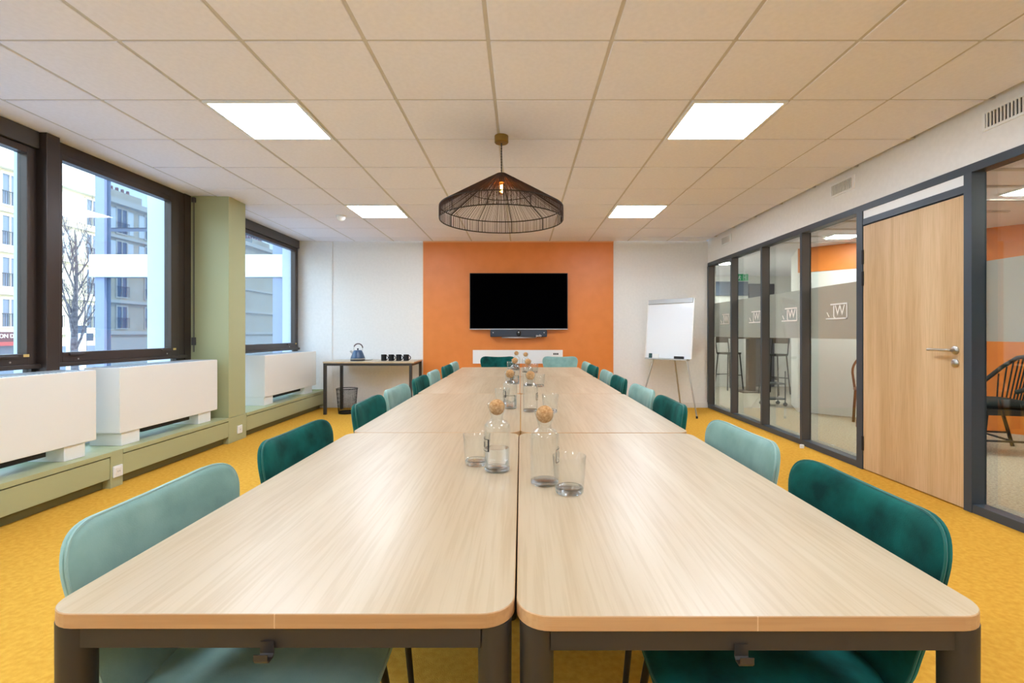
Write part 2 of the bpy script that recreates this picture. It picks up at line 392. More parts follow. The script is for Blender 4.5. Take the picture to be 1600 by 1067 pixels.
window(3, 2.05, 3.44, True, 'dark framed window with a grey blind box beside the broad mullion', .05, .035, .075, .05)
window(4, 3.54, 4.95, False, 'dark framed window between the broad mullion and the sage column', .03, .11, .045, .10)
window(5, 5.36, 7.47, True, 'dark framed window between the sage column and the white wall')
for k, (a, b_) in enumerate(((0.4, 0.5), (1.95, 2.05), (3.44, 3.54))):
    t = struct(box('trim_%d' % (1 + k), XL - 0.06, XL + 0.075, a, b_, 0.30, CEIL - 0.001, 'bronze_frame', bev=0.004))
struct(box('trim_4', XL - 0.06, XL + 0.01, 4.95, 5.04, 0.30, CEIL - 0.001, 'bronze_frame'))
struct(box('wall_left_near', XL - 0.1, XL, YF, -1.15, 0.30, CEIL, 'wall_white'))
ch = mk('blind_chain', lambda b: (tube(b, [(XL + .05, 5.015, 2.5), (XL + .05, 5.015, 0.95)], .003, 6), tube(b, [(XL + .05, 5.03, 2.5), (XL + .05, 5.03, 0.95)], .003, 6),
        bx(b, XL + .035, XL + .065, 5.008, 5.036, 1.02, 1.10), bx(b, XL + .035, XL + .065, 5.008, 5.036, 2.49, 2.54)), 'blind_grey')
tag(ch, 'grey blind chain hanging beside the sage column', 'blind chain')

# ------------------------------------------------------------------ sage ledge under the windows
lg = empty('trim_10'); struct(lg, 'sage green ledge under the windows')
def ledge_run(y0, y1):
    box('ledge_top', XL - 0.02, LEDGE - 0.008, y0, y1, 0.236, 0.270, 'sage', lg, bev=0.002)
    box('front_panel', LEDGE - 0.04, LEDGE - 0.014, y0 + 0.004, y1 - 0.004, 0.072, 0.228, 'sage', lg, bev=0.002)
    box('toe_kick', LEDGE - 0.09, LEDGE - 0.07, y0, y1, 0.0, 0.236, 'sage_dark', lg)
ledge_run(0.6, 2.0); ledge_run(2.0, 3.58); ledge_run(3.69, 5.03); ledge_run(5.355, 7.44); ledge_run(-1.65, 0.6)
box('socket_post', LEDGE - 0.09, LEDGE - 0.012, 3.58, 3.69, 0.0, 0.270, 'sage', lg, bev=0.002)
box('ledge_back', XL - 0.02, LEDGE - 0.09, 3.58, 3.69, 0.236, 0.270, 'sage', lg)
box('ledge_end', XL, LEDGE - 0.004, 7.44, 7.485, 0.03, 0.285, 'sage', lg, bev=0.002)
def outlet(y, label, x):
    o = empty('power_socket', (x, y, 0.115)); tag(o, label, 'socket', 'white power sockets on the sage ledge')
    box('plate', 0, 0.012, -.042, .042, -.042, .042, 'plastic_white', o, bev=0.004)
    box('insert', 0.012, 0.015, -.026, .026, -.026, .026, 'radiator_white', o, bev=0.001)
    for s in (-1, 1): box('switch_line', 0.015, 0.0155, s * .008 - .004, s * .008 + .004, -.006, .006, 'silver', o)
outlet(3.636, 'white socket on the sage ledge post between the two white radiators', LEDGE - 0.012)
outlet(5.22, 'white socket at the foot of the sage column', LEDGE - 0.016)

# ------------------------------------------------------------------ radiators
def radiator(y0, y1, feet, label, yo=0.0):
    L = y1 - y0; e = empty('radiator', ((-3.08 - 3.36) / 2, (y0 + y1) / 2, 0.27)); tag(e, label, 'radiator', 'white radiator casings on the ledge')
    hx = 0.14; hy = L / 2
    def body(b):
        prism(b, [(hx, -hy), (hx, hy), (-hx, hy), (-hx, -hy)], 0.10, 0.605)
        bmesh.ops.bevel(b, geom=[e_ for e_ in b.edges], offset=0.004, segments=2, affect='EDGES')
    mk('casing', body, 'radiator_white', e)
    for k, (f0, f1) in enumerate(feet):
        c = (f0 + f1) / 2 - (y0 + y1) / 2
        box('foot', -hx + 0.02, hx - 0.012, c - (f1 - f0) / 2, c + (f1 - f0) / 2, 0.0, 0.10, 'radiator_white', e, bev=0.003)
    a = feet[0][1] - (y0 + y1) / 2; z = feet[-1][0] - (y0 + y1) / 2
    box('heating_slit', -0.03, 0.122, a + 0.03, z - 0.12, 0.066, 0.10, 'slit_black', e)
    def gr(b):
        n = int(L / 0.03)
        for k in range(n): bx(b, -0.10, 0.10, -hy + 0.03 + k * (L - 0.06) / n, -hy + 0.03 + k * (L - 0.06) / n + 0.012, 0.605, 0.6085)
    stuff(mk('top_grille', gr, 'silver', e))
radiator(2.04, 3.54, ((2.10, 2.26), (3.30, 3.46)), 'long white radiator casing in front of the blind-box window by the mullion')
radiator(3.745, 4.95, ((3.775, 3.955), (4.675, 4.86)), 'white radiator casing beside the sage column, in front of the middle window')
radiator(5.867, 7.335, ((5.87, 6.08), (6.965, 7.22)), 'white radiator casing next to the white wall and side table')
radiator(0.45, 1.9, ((0.5, 0.66), (1.66, 1.82)), 'white radiator casing alongside the camera end of the table')

# ------------------------------------------------------------------ glazed partition on the right
FT = 2.222                                            # top of the frame
XG = XR + 0.078                                       # glass sits on the corridor side
px_part = empty('trim_11'); struct(px_part, 'slate grey frame of the glazed partition')
box('head_rail', XR - 0.006, XR + 0.085, -0.3, YB, FT - 0.055, FT, 'anthracite', px_part, bev=0.002)
def sole(y0, y1): box('sole_rail', XR - 0.006, XR + 0.085, y0, y1, 0.0, 0.055, 'anthracite', px_part, bev=0.002)
sole(4.165, YB); sole(-0.3, 3.10)
for y0, y1 in ((7.455, 7.5), (6.64, 6.675), (5.80, 5.835), (4.975, 5.01), (4.095, 4.165), (3.10, 3.157), (2.25, 2.285), (1.42, 1.455), (0.57, 0.605), (-0.3, -0.25)):
    box('post', XR - 0.006, XR + 0.085, y0, y1, 0.0 if y0 in (4.095, 3.10) else 0.055, FT - 0.055, 'anthracite' if y0 in (4.095, 3.10) else 'mullion_inner', px_part)
    box('post_face', XR - 0.010, XR - 0.006, y0, y1, 0.0 if y0 in (4.095, 3.10) else 0.055, FT - 0.055, 'anthracite', px_part)
def logo(parent, yc, zc):
    """mirrored letters in an open frame, printed on the corridor face of the film"""
    g = empty('logo', (XG - 0.0058, yc, zc)); g.parent = parent
    L, H, t = 0.155, 0.074, 0.013
    def frm(b):
        bx(b, -0.0006, 0.0006, -L, -L + t, -H, H)                  # upright beside the door side
        bx(b, -0.0006, 0.0006, -L, L * 0.55, H - t, H)
        bx(b, -0.0006, 0.0006, -L, L, -H, -H + t)
        v = [(-0.0006, L * .93, -.005), (-0.0006, L * .72, -.050), (-0.0006, L * .62, -.050), (-0.0006, L * .83, -.005)]
        q = [b.verts.new(p) for p in v] + [b.verts.new((0.0006, p[1], p[2])) for p in v]
        for f in ((0, 1, 2, 3), (7, 6, 5, 4), (0, 4, 5, 1), (1, 5, 6, 2), (2, 6, 7, 3), (3, 7, 4, 0)): b.faces.new([q[i] for i in f])
    mk('logo_frame', frm, 'logo_white', g)
    t_ = text_mesh('lettering', 'WJ', 0.135, 'logo_white', g, 0.0006)
    t_.matrix_local = Matrix.Translation((0, -0.035, 0.004)) @ Matrix(((0, 0, 1, 0), (1, 0, 0, 0), (0, 1, 0, 0), (0, 0, 0, 1)))
    return g
def part_pane(n, y0, y1, label, logo_y=None):
    e = empty('window_%d' % n); struct(e, label)
    box('pane', XG - 0.005, XG + 0.005, y0, y1, 0.055, FT - 0.055, 'partition_pane', e)
    box('frosted_band', XG + 0.0055, XG + 0.0065, y0, y1, 1.09, 1.60, 'frost_film', e)
    if logo_y: logo(e, logo_y, 1.347)
for k, (a, b_) in enumerate(((6.675, 7.455), (5.835, 6.64), (5.01, 5.80), (4.165, 4.975))):
    part_pane(6 + k, a, b_, 'clear glass pane of the partition with a frosted band', (7.06, 6.15, 5.36, 4.56)[k])
for k, (a, b_) in enumerate(((2.285, 3.10), (1.455, 2.25), (0.605, 1.42), (-0.25, 0.57))):
    part_pane(10 + k, a, b_, None, None)
# door
dr = empty('door_1', (XR, 3.62, 0)); struct(dr, 'light oak door with steel lever handle')
box('leaf', -0.004, 0.05, -0.462, 0.470, 0.008, 2.038, 'door_oak', dr, bev=0.002)
box('gap_seal', 0.004, 0.06, -0.463, 0.475, 2.038, 2.048, 'slit_black', dr)
box('frame_head', -0.006, 0.085, -0.463, 0.475, 2.048, 2.10, 'anthracite', dr, bev=0.002)
box('transom_panel', 0.0, 0.03, -0.463, 0.475, 2.10, FT - 0.055, 'plastic_white', dr)
for z in (1.78, 1.60, 0.22): box('hinge', -0.014, -0.004, 0.462, 0.480, z - 0.06, z + 0.06, 'slit_black', dr, bev=0.002)
lv = empty('lever_handle'); lv.parent = dr
hy, hz = -0.40, 1.03
def rose(b, z):
    bm2 = [(0, 0), (.026, 0), (.026, .010), (.022, .013), (0, .013)]
    lathe(b, bm2, 24)
for z, nm in ((hz, 'rose'), (hz - 0.085, 'lock_rose')):
    o = mk(nm, lambda b: lathe(b, [(0, 0), (.027, 0), (.027, .009), (.022, .013), (0, .013)], 24), 'steel', lv, True)
    o.matrix_local = Matrix.Translation((-0.004, hy, z)) @ Matrix.Rotation(R(-90), 4, 'Y')
mk('lever', lambda b: tube(b, [(-0.004, hy, hz), (-0.05, hy, hz), (-0.058, hy + 0.012, hz), (-0.058, hy + 0.16, hz)], .0095, 10), 'steel', lv, True)
# air vents above the partition
def vent(y0, label):
    e = empty('air_vent', (XR, y0 + 0.16, 2.45)); tag(e, label, 'vent', 'white air vents above the glass partition')
    def f(b):
        for a in ((-.16, .16, .045, .06), (-.16, .16, -.06, -.045), (-.16, -.14, -.045, .045), (.14, .16, -.045, .045)): bx(b, -.012, 0, a[0], a[1], a[2], a[3])
    mk('frame', f, 'plastic_white', e); box('recess', -0.003, -0.001, -.14, .14, -.045, .045, 'slit_black', e)
    s = None
    for k in range(13):
        y = -.13 + k * .0217
        if s is None: s = box('slat', -.010, -.003, -.0042, .0042, -.045, .045, 'radiator_white', e); s.location.y = y
        else: inst(s, e, (0, y, 0))
vent(2.71, 'slatted white air vent above the glass beside the door handle side')
vent(4.197, 'slatted white air vent above the hinge side of the oak door')
vent(6.66, 'small slatted white air vent next to the corner with the white wall')
ds = mk('door_stop', lambda b: (lathe(b, [(0, 0), (.02, 0), (.02, .03), (.014, .034), (0, .034)], 16)), 'plastic_white', None, True, (2.80, 4.86, 0))
tag(ds, 'tiny white door stop on the carpet by the glass', 'door stop')

# ------------------------------------------------------------------ far wall: TV, video bar, cable panel
tv = empty('television', (-0.034, YB - 0.02, 1.632)); tag(tv, 'black flat television on the orange wall', 'television')
box('casing', -.745, .745, -.075, -.045, -.425, .425, 'bezel', tv, bev=0.003)
box('screen', -.735, .735, -.0765, -.075, -.413, .417, 'screen_black', tv)
box('lower_trim', -.745, .745, -.077, -.070, -.432, -.420, 'silver', tv)
box('wall_mount', -.25, .25, -.045, 0, -.2, .2, 'black_metal', tv)
vb = empty('video_bar', (-0.035, YB - 0.02, 1.143)); tag(vb, 'dark grey conference video bar under the television', 'video bar')
box('housing', -.43, .43, -.115, -.035, -.055, .055, 'bar_grey', vb, bev=0.012)
mk('camera_eye', lambda b: lathe(b, [(0, 0), (.034, 0), (.034, .006), (.03, .010), (0, .010)], 24), 'lens_black', vb, True).matrix_local = Matrix.Translation((0, -.115, 0)) @ Matrix.Rotation(R(90), 4, 'X') @ Matrix.Diagonal((1, 1.25, 1, 1))
for s in (-1, 1):
    mk('lens', lambda b: lathe(b, [(0, 0), (.012, 0), (.010, .004), (0, .005)], 16), 'silver' if s > 0 else 'bezel', vb, True).matrix_local = Matrix.Translation((0, -.125, s * .015)) @ Matrix.Rotation(R(90), 4, 'X')
    mk('speaker_dot', lambda b: lathe(b, [(0, 0), (.008, 0), (.007, .002), (0, .002)], 12), 'silver', vb, True).matrix_local = Matrix.Translation((s * .385, -.115, 0.01)) @ Matrix.Rotation(R(90), 4, 'X')
lt = text_mesh('lettering', 'poly', 0.05, 'plastic_white', vb, 0.0008); lt.matrix_local = Matrix.Translation((.305, -.116, -.036)) @ Matrix.Rotation(R(90), 4, 'X')
def shelf(b):
    n = 16; p = [(-.26 + .52 * k / n, -.01 - .09 * (1 - ((k - n / 2) / (n / 2)) ** 2) ** 0.5) for k in range(n + 1)] + [(.26, 0), (-.26, 0)]
    prism(b, p, -.073, -.056)
mk('shelf', shelf, 'silver', vb)
box('shelf_mount', -.2, .2, -.035, 0, -.073, .03, 'silver', vb)
cp = empty('cable_panel', (-0.049, YB - 0.02, 0.783)); tag(cp, 'long white cable panel low on the orange wall', 'panel')
box('plate', -.689, .689, -.012, 0, -.104, .104, 'plastic_white', cp, bev=0.003)
for k in range(3): box('socket', .545 + k * .028, .565 + k * .028, -.016, -.012, .03, .058, 'socket_black', cp)

# ------------------------------------------------------------------ tables
TZ, TT = 0.735, 0.022
ROW0, TL = 0.702, 1.29
XS = -0.008
def make_table():
    e = empty('meeting_table')
    W, L = 0.692, TL - 0.004
    hx, hy = W / 2, L / 2
    def top(b):
        prism(b, rrect(-hx, hx, -hy, hy, 0.05), TZ - TT, TZ)
    tp = mk('tabletop', top, 'table_oak', e); tp.data.materials.append(M['edge_oak'])
    for p in tp.data.polygons:
        if abs(p.normal.z) < 0.5: p.material_index = 1
    bv = tp.modifiers.new('soft_edge', 'BEVEL'); bv.width = 0.0012; bv.segments = 1; bv.limit_method = 'ANGLE'; bv.angle_limit = R(50)
    for sx in (-1, 1):
        for sy in (-1, 1):
            mk('leg', lambda b: lathe(b, [(0, 0), (.021, 0), (.023, .004), (.0255, TZ - TT), (0, TZ - TT)], 24, (sx * (hx - .030), sy * (hy - .034), 0)), 'table_black', e, True)
    for sy in (-1, 1): box('apron', -hx + .05, hx - .05, sy * (hy - .028) - .012, sy * (hy - .028) + .012, TZ - TT - .037, TZ - TT, 'table_black', e)
    for sx in (-1, 1): box('apron', sx * (hx - .028) - .012, sx * (hx - .028) + .012, -hy + .055, hy - .055, TZ - TT - .037, TZ - TT, 'table_black', e)
    def hook(b):   # bent strip with its lip turned up
        pr = [(.006, 0), (.006, -.018), (.002, -.022), (-.010, -.022), (-.014, -.017), (-.014, -.008), (-.0125, -.008), (-.0125, -.016), (-.009, -.0205), (.001, -.0205), (.0045, -.017), (.0045, 0)]
        z = TZ - TT - .026; y0 = -hy + .0085
        a = [b.verts.new((-.028 - .0 + (0 if p[0] > -.01 else 0), y0 + p[0], z + p[1])) for p in pr]; c = [b.verts.new((-.008, y0 + p[0], z + p[1])) for p in pr]
        n = len(pr); b.faces.new(a); b.faces.new(c[::-1])
        for i in range(n): b.faces.new((a[i], a[(i + 1) % n], c[(i + 1) % n], c[i]))
    mk('bag_hook', hook, 'table_black', e)
    box('edge_joint', -.0012, .0004, -hy - .0003, -hy + .002, TZ - TT + .001, TZ - .0005, 'edge_joint', e)
    return e
tproto = make_table()
rowname = ('first row, farthest from the orange wall', 'second row from the television end, counting from the open end', 'third row from the open end', 'last row, closest to the orange wall')
first = True
ords = ('fourth', 'third', 'second', 'first')
for r in range(4):
    for s in (-1, 1):
        t = tproto if first else tree_copy(tproto); first = False
        dy = -0.006 if (r == 0 and s > 0) else 0.0
        t.location = (XS + s * 0.3475 + (0.006 if r == 1 else 0), ROW0 + TL * (r + 0.5) + dy, 0)
        tag(t, 'oak-topped black-legged table on the %s, %s pair from the orange wall' % ('window side' if s < 0 else 'glass partition side', ords[r]), 'table', 'oak meeting tables pushed together')

# ------------------------------------------------------------------ chairs
def catmull(pts, n):
    res = []; m = len(pts)
    for i in range(m):
        p0, p1, p2, p3 = (Vector(pts[(i + k - 1) % m]) for k in range(4))
        for k in range(n):
            t = k / n
            res.append(0.5 * ((2 * p1) + (-p0 + p2) * t + (2 * p0 - 5 * p1 + 4 * p2 - p3) * t * t + (-p0 + 3 * p1 - 3 * p2 + p3) * t ** 3))
    return res
HALF = [(.10, .807), (.185, .812), (.233, .797), (.252, .757), (.245, .70), (.228, .63), (.208, .56), (.192, .50), (.165, .445), (.11, .425)]
BACK = [(0, .804)] + HALF + [(0, .42)] + [(-x, z) for x, z in HALF[::-1]]
def back_pt(x, z, t): return Vector((x, -.235 - (z - .52) * .14 + 0.62 * x * x + (.10 * (max(0, .54 - z) / .12) ** 2 * .35) + t, z))
def pillow(b, outline, cen, T, place, flat=0.0):
    N = len(outline); S = [0.35, 0.65, 0.85, 0.94, 0.985, 1.0]
    front, backr = [], []
    def ring(s, sign):
        th = sign * T / 2 * ((1 - s ** 8) ** 0.5)
        return [b.verts.new(place(cen[0] + (o[0] - cen[0]) * s, cen[1] + (o[1] - cen[1]) * s, th)) for o in outline]
    fr = [ring(s, 1) for s in S]; bk = [ring(s, -1) for s in S[:-1]] + [fr[-1]]
    cf = b.verts.new(place(cen[0], cen[1], T / 2)); cb = b.verts.new(place(cen[0], cen[1], -T / 2))
    for rings, c in ((fr, cf), (bk, cb)):
        for i in range(N): b.faces.new((c, rings[0][i], rings[0][(i + 1) % N]))
        for a, d in zip(rings, rings[1:]):
            for i in range(N): b.faces.new((a[i], a[(i + 1) % N], d[(i + 1) % N], d[i]))
def make_chair(fab, pip):
    e = empty('velvet_chair')
    o2 = catmull(BACK, 4)
    bk = mk('backrest', lambda b: pillow(b, o2, (0, .66), .044, back_pt), fab, e, True)
    mk('piping', lambda b: tube(b, [back_pt(p[0] * .992, .66 + (p[1] - .66) * .992, .005) for p in o2], .0026, 6, True), pip, bk, True)
    so_ = [Vector(p) for p in rrect(-.235, .235, -.215, .235, .12, 7)]
    def seat_pt(x, y, t): return Vector((x * (1.0 - .12 * max(0, -y) / .2), y, .455 + t + .35 * x * x - (0.10 * max(0, y - .1))))
    st = mk('seat', lambda b: pillow(b, so_, (0, .01), .07, seat_pt), fab, e, True)
    mk('piping', lambda b: tube(b, [seat_pt(p[0] * .992, .01 + (p[1] - .01) * .992, .008) for p in so_], .0026, 6, True), pip, st, True)
    for sx in (-1, 1):
        for sy in (-1, 1):
            mk('leg', lambda b: tube(b, [(sx * .165, sy * .145 + .01, .425), (sx * .225, sy * .205 + .01, 0)], [.012, .008], 10), 'black_metal', e, True)
    def fr(b):
        tube(b, [(-.165, -.135, .417), (.165, -.135, .417), (.165, .155, .417), (-.165, .155, .417)], .009, 8, True)
    mk('seat_frame', fr, 'black_metal', e, True)
    return e
PR = {'light': make_chair('velvet_light', 'piping_light'), 'dark': make_chair('velvet_dark', 'piping_dark')}
USED = set()
WORD = {'light': 'pale grey-green velvet chair', 'dark': 'dark teal green velvet chair'}
def chair(kind, x, y, rz, label):
    c = tree_copy(PR[kind]) if kind in USED else PR[kind]
    USED.add(kind); c.location = (x, y, 0); c.rotation_euler.z = R(rz)
    tag(c, WORD[kind] + ' ' + label, 'chair', 'velvet chairs around the meeting tables')
ordn = ('eighth', 'seventh', 'sixth', 'fifth', 'fourth', 'third', 'second', 'first')
LY = (1.045, 1.665, 2.43, 3.005, 3.70, 4.29, 5.00, 5.58)
RY = (1.08, 1.655, 2.42, 3.00, 3.70, 4.29, 5.00, 5.58)
KL = ('light', 'dark', 'dark', 'light', 'dark', 'light', 'dark', 'light')
KR = ('dark', 'light', 'dark', 'light', 'dark', 'light', 'dark', 'light')
JX = (0, .005, -.004, .004, .0, .006, -.004, .003); JA = (1.5, -1, 1, -1.5, .5, 1, -1, 0)
for k in range(8):
    chair(KL[k], -0.518 - JX[k], LY[k], -90 + JA[k], 'on the window side, %s from the orange wall' % ordn[k])
    chair(KR[k], 0.500 + JX[k], RY[k], 90 - JA[k], 'on the glass partition side, %s from the orange wall' % ordn[k])
chair('dark', -0.335, 6.72, 178, 'at the head of the table, back to the orange wall')
chair('light', 0.565, 6.72, 182, 'at the head of the table, back to the orange wall')

# ------------------------------------------------------------------ carafes and tumblers
def print_strip(b, r, z0, z1, a0, a1, n=6):
    vs = []
    for k in range(n + 1):
        a = a0 + (a1 - a0) * k / n
        vs.append([b.verts.new((rr * math.sin(a), -rr * math.cos(a), z)) for rr, z in ((r + .0002, z0), (r + .0002, z1), (r + .0007, z1), (r + .0007, z0))])
    for p, q in zip(vs, vs[1:]):
        for i in range(4): b.faces.new((p[i], p[(i + 1) % 4], q[(i + 1) % 4], q[i]))
    b.faces.new(vs[0]); b.faces.new(vs[-1][::-1])
def make_carafe(water, side):
    e = empty('glass_carafe')
    outp = [(0, 0), (.034, 0), (.038, .003), (.0385, .012), (.0385, .126), (.037, .135), (.030, .145), (.020, .151), (.0175, .156), (.0185, .162), (.029, .195), (.030, .1965)]
    inp = [(.0275, .1945), (.0165, .162), (.0152, .156), (.0175, .149), (.028, .1425), (.0345, .133), (.0355, .126), (.0355, .018), (.032, .013), (0, .0115)]
    mk('bottle', lambda b: lathe(b, outp + inp, 40), 'bottle_glass', e, True)
    mk('thick_base', lambda b: lathe(b, [(0, .0012), (.033, .0012), (.0368, .004), (.0372, .011), (.033, .0125), (.02, .0085), (0, .0105)], 40), 'thick_glass', e, True)
    if water: mk('water', lambda b: lathe(b, [(0, .0118), (.0318, .0133), (.0353, .018), (.0353, .068), (0, .068)], 40), 'water', e, True)
    def ball(b):
        bmesh.ops.create_uvsphere(b, u_segments=28, v_segments=18, radius=.0235, matrix=Matrix.Translation((0, 0, .1875)))
    mk('cork_ball', ball, 'cork', e, True)
    s = -1 if side < 0 else 1
    def pr(b):
        r = .0385; a0, a1 = s * R(33 if s < 0 else 47), s * R(112)
        za, zb = .062, .098
        print_strip(b, r, za, za + .0016, a0, a1, 8); print_strip(b, r, zb - .0016, zb, a0, a1, 8)
        w_ = R(8 if s < 0 else 3)
        print_strip(b, r, za, zb, a0, a0 + s * w_, 3); print_strip(b, r, za, zb, a1 - s * R(3), a1, 2)
        print_strip(b, r, za + .010, zb - .010, a0 + s * R(30), a0 + s * R(33), 2); print_strip(b, r, za + .010, zb - .010, a0 + s * R(42), a0 + s * R(45), 2)
    mk('printed_mark', pr, 'print_black', e)
    return e
def make_tumbler():
    e = empty('glass_tumbler')
    mk('glass_wall', lambda b: lathe(b, [(0, 0), (.034, 0), (.0365, .003), (.0372, .012), (.0425, .0945), (.042, .0955), (.0412, .0945), (.0352, .018), (.030, .013), (0, .012)], 40), 'bottle_glass', e, True)
    mk('thick_base', lambda b: lathe(b, [(0, .001), (.033, .001), (.0352, .004), (.0358, .013), (.033, .0165), (.028, .0125), (0, .011)], 40), 'thick_glass', e, True)
    return e
cpA, cpB = make_carafe(True, -1), make_carafe(False, 1)
tmb = make_tumbler()
CL = ((-.071, 1.442), (-.059, 2.64), (-.049, 3.92), (-.050, 5.39)); CR_ = ((.064, 1.315), (.049, 2.53), (.054, 3.77), (.049, 5.07))
TLp = ((-.137, 1.51), (-.105, 2.76), (-.090, 4.02), (-.115, 5.45)); TRp = ((.123, 1.242), (.150, 2.50), (.140, 3.72), (.135, 5.02))
pn = ('fourth', 'third', 'second', 'first')
for k in range(4):
    a = cpA if k == 0 else tree_copy(cpA); a.location = (*CL[k], TZ)
    tag(a, 'cork-ball carafe half full of water, window side, %s pair from the orange wall' % pn[k], 'carafe', 'glass carafes along the table seam')
    b_ = cpB if k == 0 else tree_copy(cpB); b_.location = (*CR_[k], TZ)
    tag(b_, 'empty clear cork-ball carafe, partition side, %s pair from the orange wall' % pn[k], 'carafe', 'glass carafes along the table seam')
    t = tmb if k == 0 else tree_copy(tmb); t.location = (*TLp[k], TZ)
    tag(t, 'clear glass tumbler behind the water carafe, %s set from the orange wall' % pn[k], 'tumbler', 'glass tumblers beside the carafes')
    t = tree_copy(tmb); t.location = (*TRp[k], TZ)
    tag(t, 'clear glass tumbler on the partition side of its carafe, %s set from the orange wall' % pn[k], 'tumbler', 'glass tumblers beside the carafes')

# ------------------------------------------------------------------ pendant lamp
pe = empty('pendant_lamp', (-0.14, 3.5, CEIL - 0.004)); tag(pe, 'wide black woven cord pendant lamp with a glowing bulb', 'pendant lamp')
zt, zm, zr, zb = 2.285 - CEIL, 2.165 - CEIL, 2.045 - CEIL, 1.955 - CEIL
mk('ceiling_rose', lambda b: lathe(b, [(0, 0), (.049, 0), (.050, -.004), (.050, -.046), (.044, -.052), (0, -.052)], 32), 'brass', pe, True)
def cord(b):
    for ph in (0, math.pi):
        tube(b, [(.0028 * math.cos(k * .9 + ph), .0028 * math.sin(k * .9 + ph), -.05 - k * (abs(zt) - .05) / 40) for k in range(41)], .0026, 6)
mk('twisted_cord', cord, 'shade_wire', pe, True)
mk('socket', lambda b: lathe(b, [(0, zt + .004), (.018, zt), (.021, zt - .03), (.021, zt - .06), (0, zt - .06)], 20), 'brass', pe, True)
bl = mk('bulb', lambda b: lathe(b, [(.012, zt - .058), (.014, zt - .068), (.022, zt - .09), (.023, zt - .12), (.017, zt - .14), (0, zt - .148)], 20), 'bulb_glass', pe, True)
mk('filament', lambda b: tube(b, [(.006 * math.cos(k * 1.2), .006 * math.sin(k * 1.2), zt - .075 - k * .002) for k in range(28)], .0022, 6), 'filament', bl, True)
def rings(b):
    for r_, z_, t_ in ((.035, zt, .004), (.238, zm, .003), (.440, zr, .004), (.440, zb, .004), (.11, zt - .042, .0025)):
        tube(b, [(r_ * math.cos(2 * math.pi * k / 64), r_ * math.sin(2 * math.pi * k / 64), z_) for k in range(64)], t_, 6, True)
    for k in range(10):
        a = 2 * math.pi * k / 10 + .16; c, s = math.cos(a), math.sin(a)
        tube(b, [(.035 * c, .035 * s, zt), (.238 * c, .238 * s, zm), (.43 * c, .43 * s, zr + .004), (.44 * c, .44 * s, zr - .012), (.44 * c, .44 * s, zb)], .0030, 5)
mk('shade_frame', rings, 'shade_wire', pe, True)
def weave(b):
    n = 330
    for k in range(n):
        a = 2 * math.pi * (k + random.uniform(-.28, .28)) / n; a2 = a + random.uniform(-.012, .012); r_ = random.uniform(.0010, .0015)
        q = lambda rr, z, t=a: (rr * math.cos(t), rr * math.sin(t), z)
        tube(b, [q(.036, zt + .002), q(.238, zm + .003, (a + a2) / 2), q(.437, zr + .004, a2), q(.443, zr - .012, a2), q(.443, zb, a2)], r_, 4, cap=False)
stuff(mk('cord_shade', weave, 'shade_cord', pe))

# ------------------------------------------------------------------ side table with kettle, mugs, bin
st = empty('side_table', (-2.14, 7.10, 0)); tag(st, 'narrow side table with oak top and black square legs', 'table')
box('tabletop', -.64, .64, -.26, .335, .722, .744, 'table_oak', st, bev=0.001)
for x, y in ((-.615, -.24), (.59, -.24), (-.57, .27), (.62, .27)): box('leg', x - .019, x + .019, y - .019, y + .019, 0, .722, 'table_black', st)
box('apron', -.60, .575, -.255, -.225, .687, .722, 'table_black', st); box('apron', -.56, .61, .255, .285, .687, .722, 'table_black', st)
for x in (-.60, .60): box('apron', x - .012, x + .012, -.225, .255, .687, .722, 'table_black', st)
kt = empty('kettle', (-2.375, 7.10, .744)); tag(kt, 'slate blue pyramid kettle with a brown arched handle', 'kettle')
mk('power_base', lambda b: lathe(b, [(0, 0), (.103, 0), (.103, .014), (.098, .02), (0, .02)], 32), 'socket_black', kt, True)
mk('body', lambda b: lathe(b, [(0, .02), (.102, .02), (.104, .03), (.094, .06), (.075, .11), (.058, .148), (.05, .152), (0, .156)], 36), 'kettle_blue', kt, True)
mk('steel_band', lambda b: lathe(b, [(.101, .021), (.1055, .022), (.1055, .034), (.101, .037)], 36), 'steel', kt, True)
mk('lid_knob', lambda b: lathe(b, [(0, .155), (.008, .155), (.012, .172), (.010, .18), (0, .182)], 16), 'socket_black', kt, True)
mk('spout', lambda b: tube(b, [(-.06, 0, .105), (-.088, 0, .125), (-.108, 0, .142)], [.022, .016, .014], 12), 'steel', kt, True)
mk('handle', lambda b: tube(b, [(.064 * math.cos(R(a)) + .006, 0, .185 + .062 * math.sin(R(a))) for a in range(0, 161, 10)], .0085, 10), 'kettle_handle', kt, True)
mk('handle_bracket', lambda b: (tube(b, [(-.054, 0, .205), (-.060, 0, .18), (-.05, 0, .145)], .004, 8), tube(b, [(.068, 0, .188), (.072, 0, .17), (.05, 0, .148)], .004, 8)), 'steel', kt, True)
mk('cord', lambda b: tube(b, [(.095, .02, .008), (.13, .03, .006), (.16, .12, .006), (.14, .24, .006)], .004, 8), 'socket_black', kt, True)
mgp = None
mlab = ('closest to the kettle', 'second from the kettle', 'third from the kettle', 'fourth from the kettle')
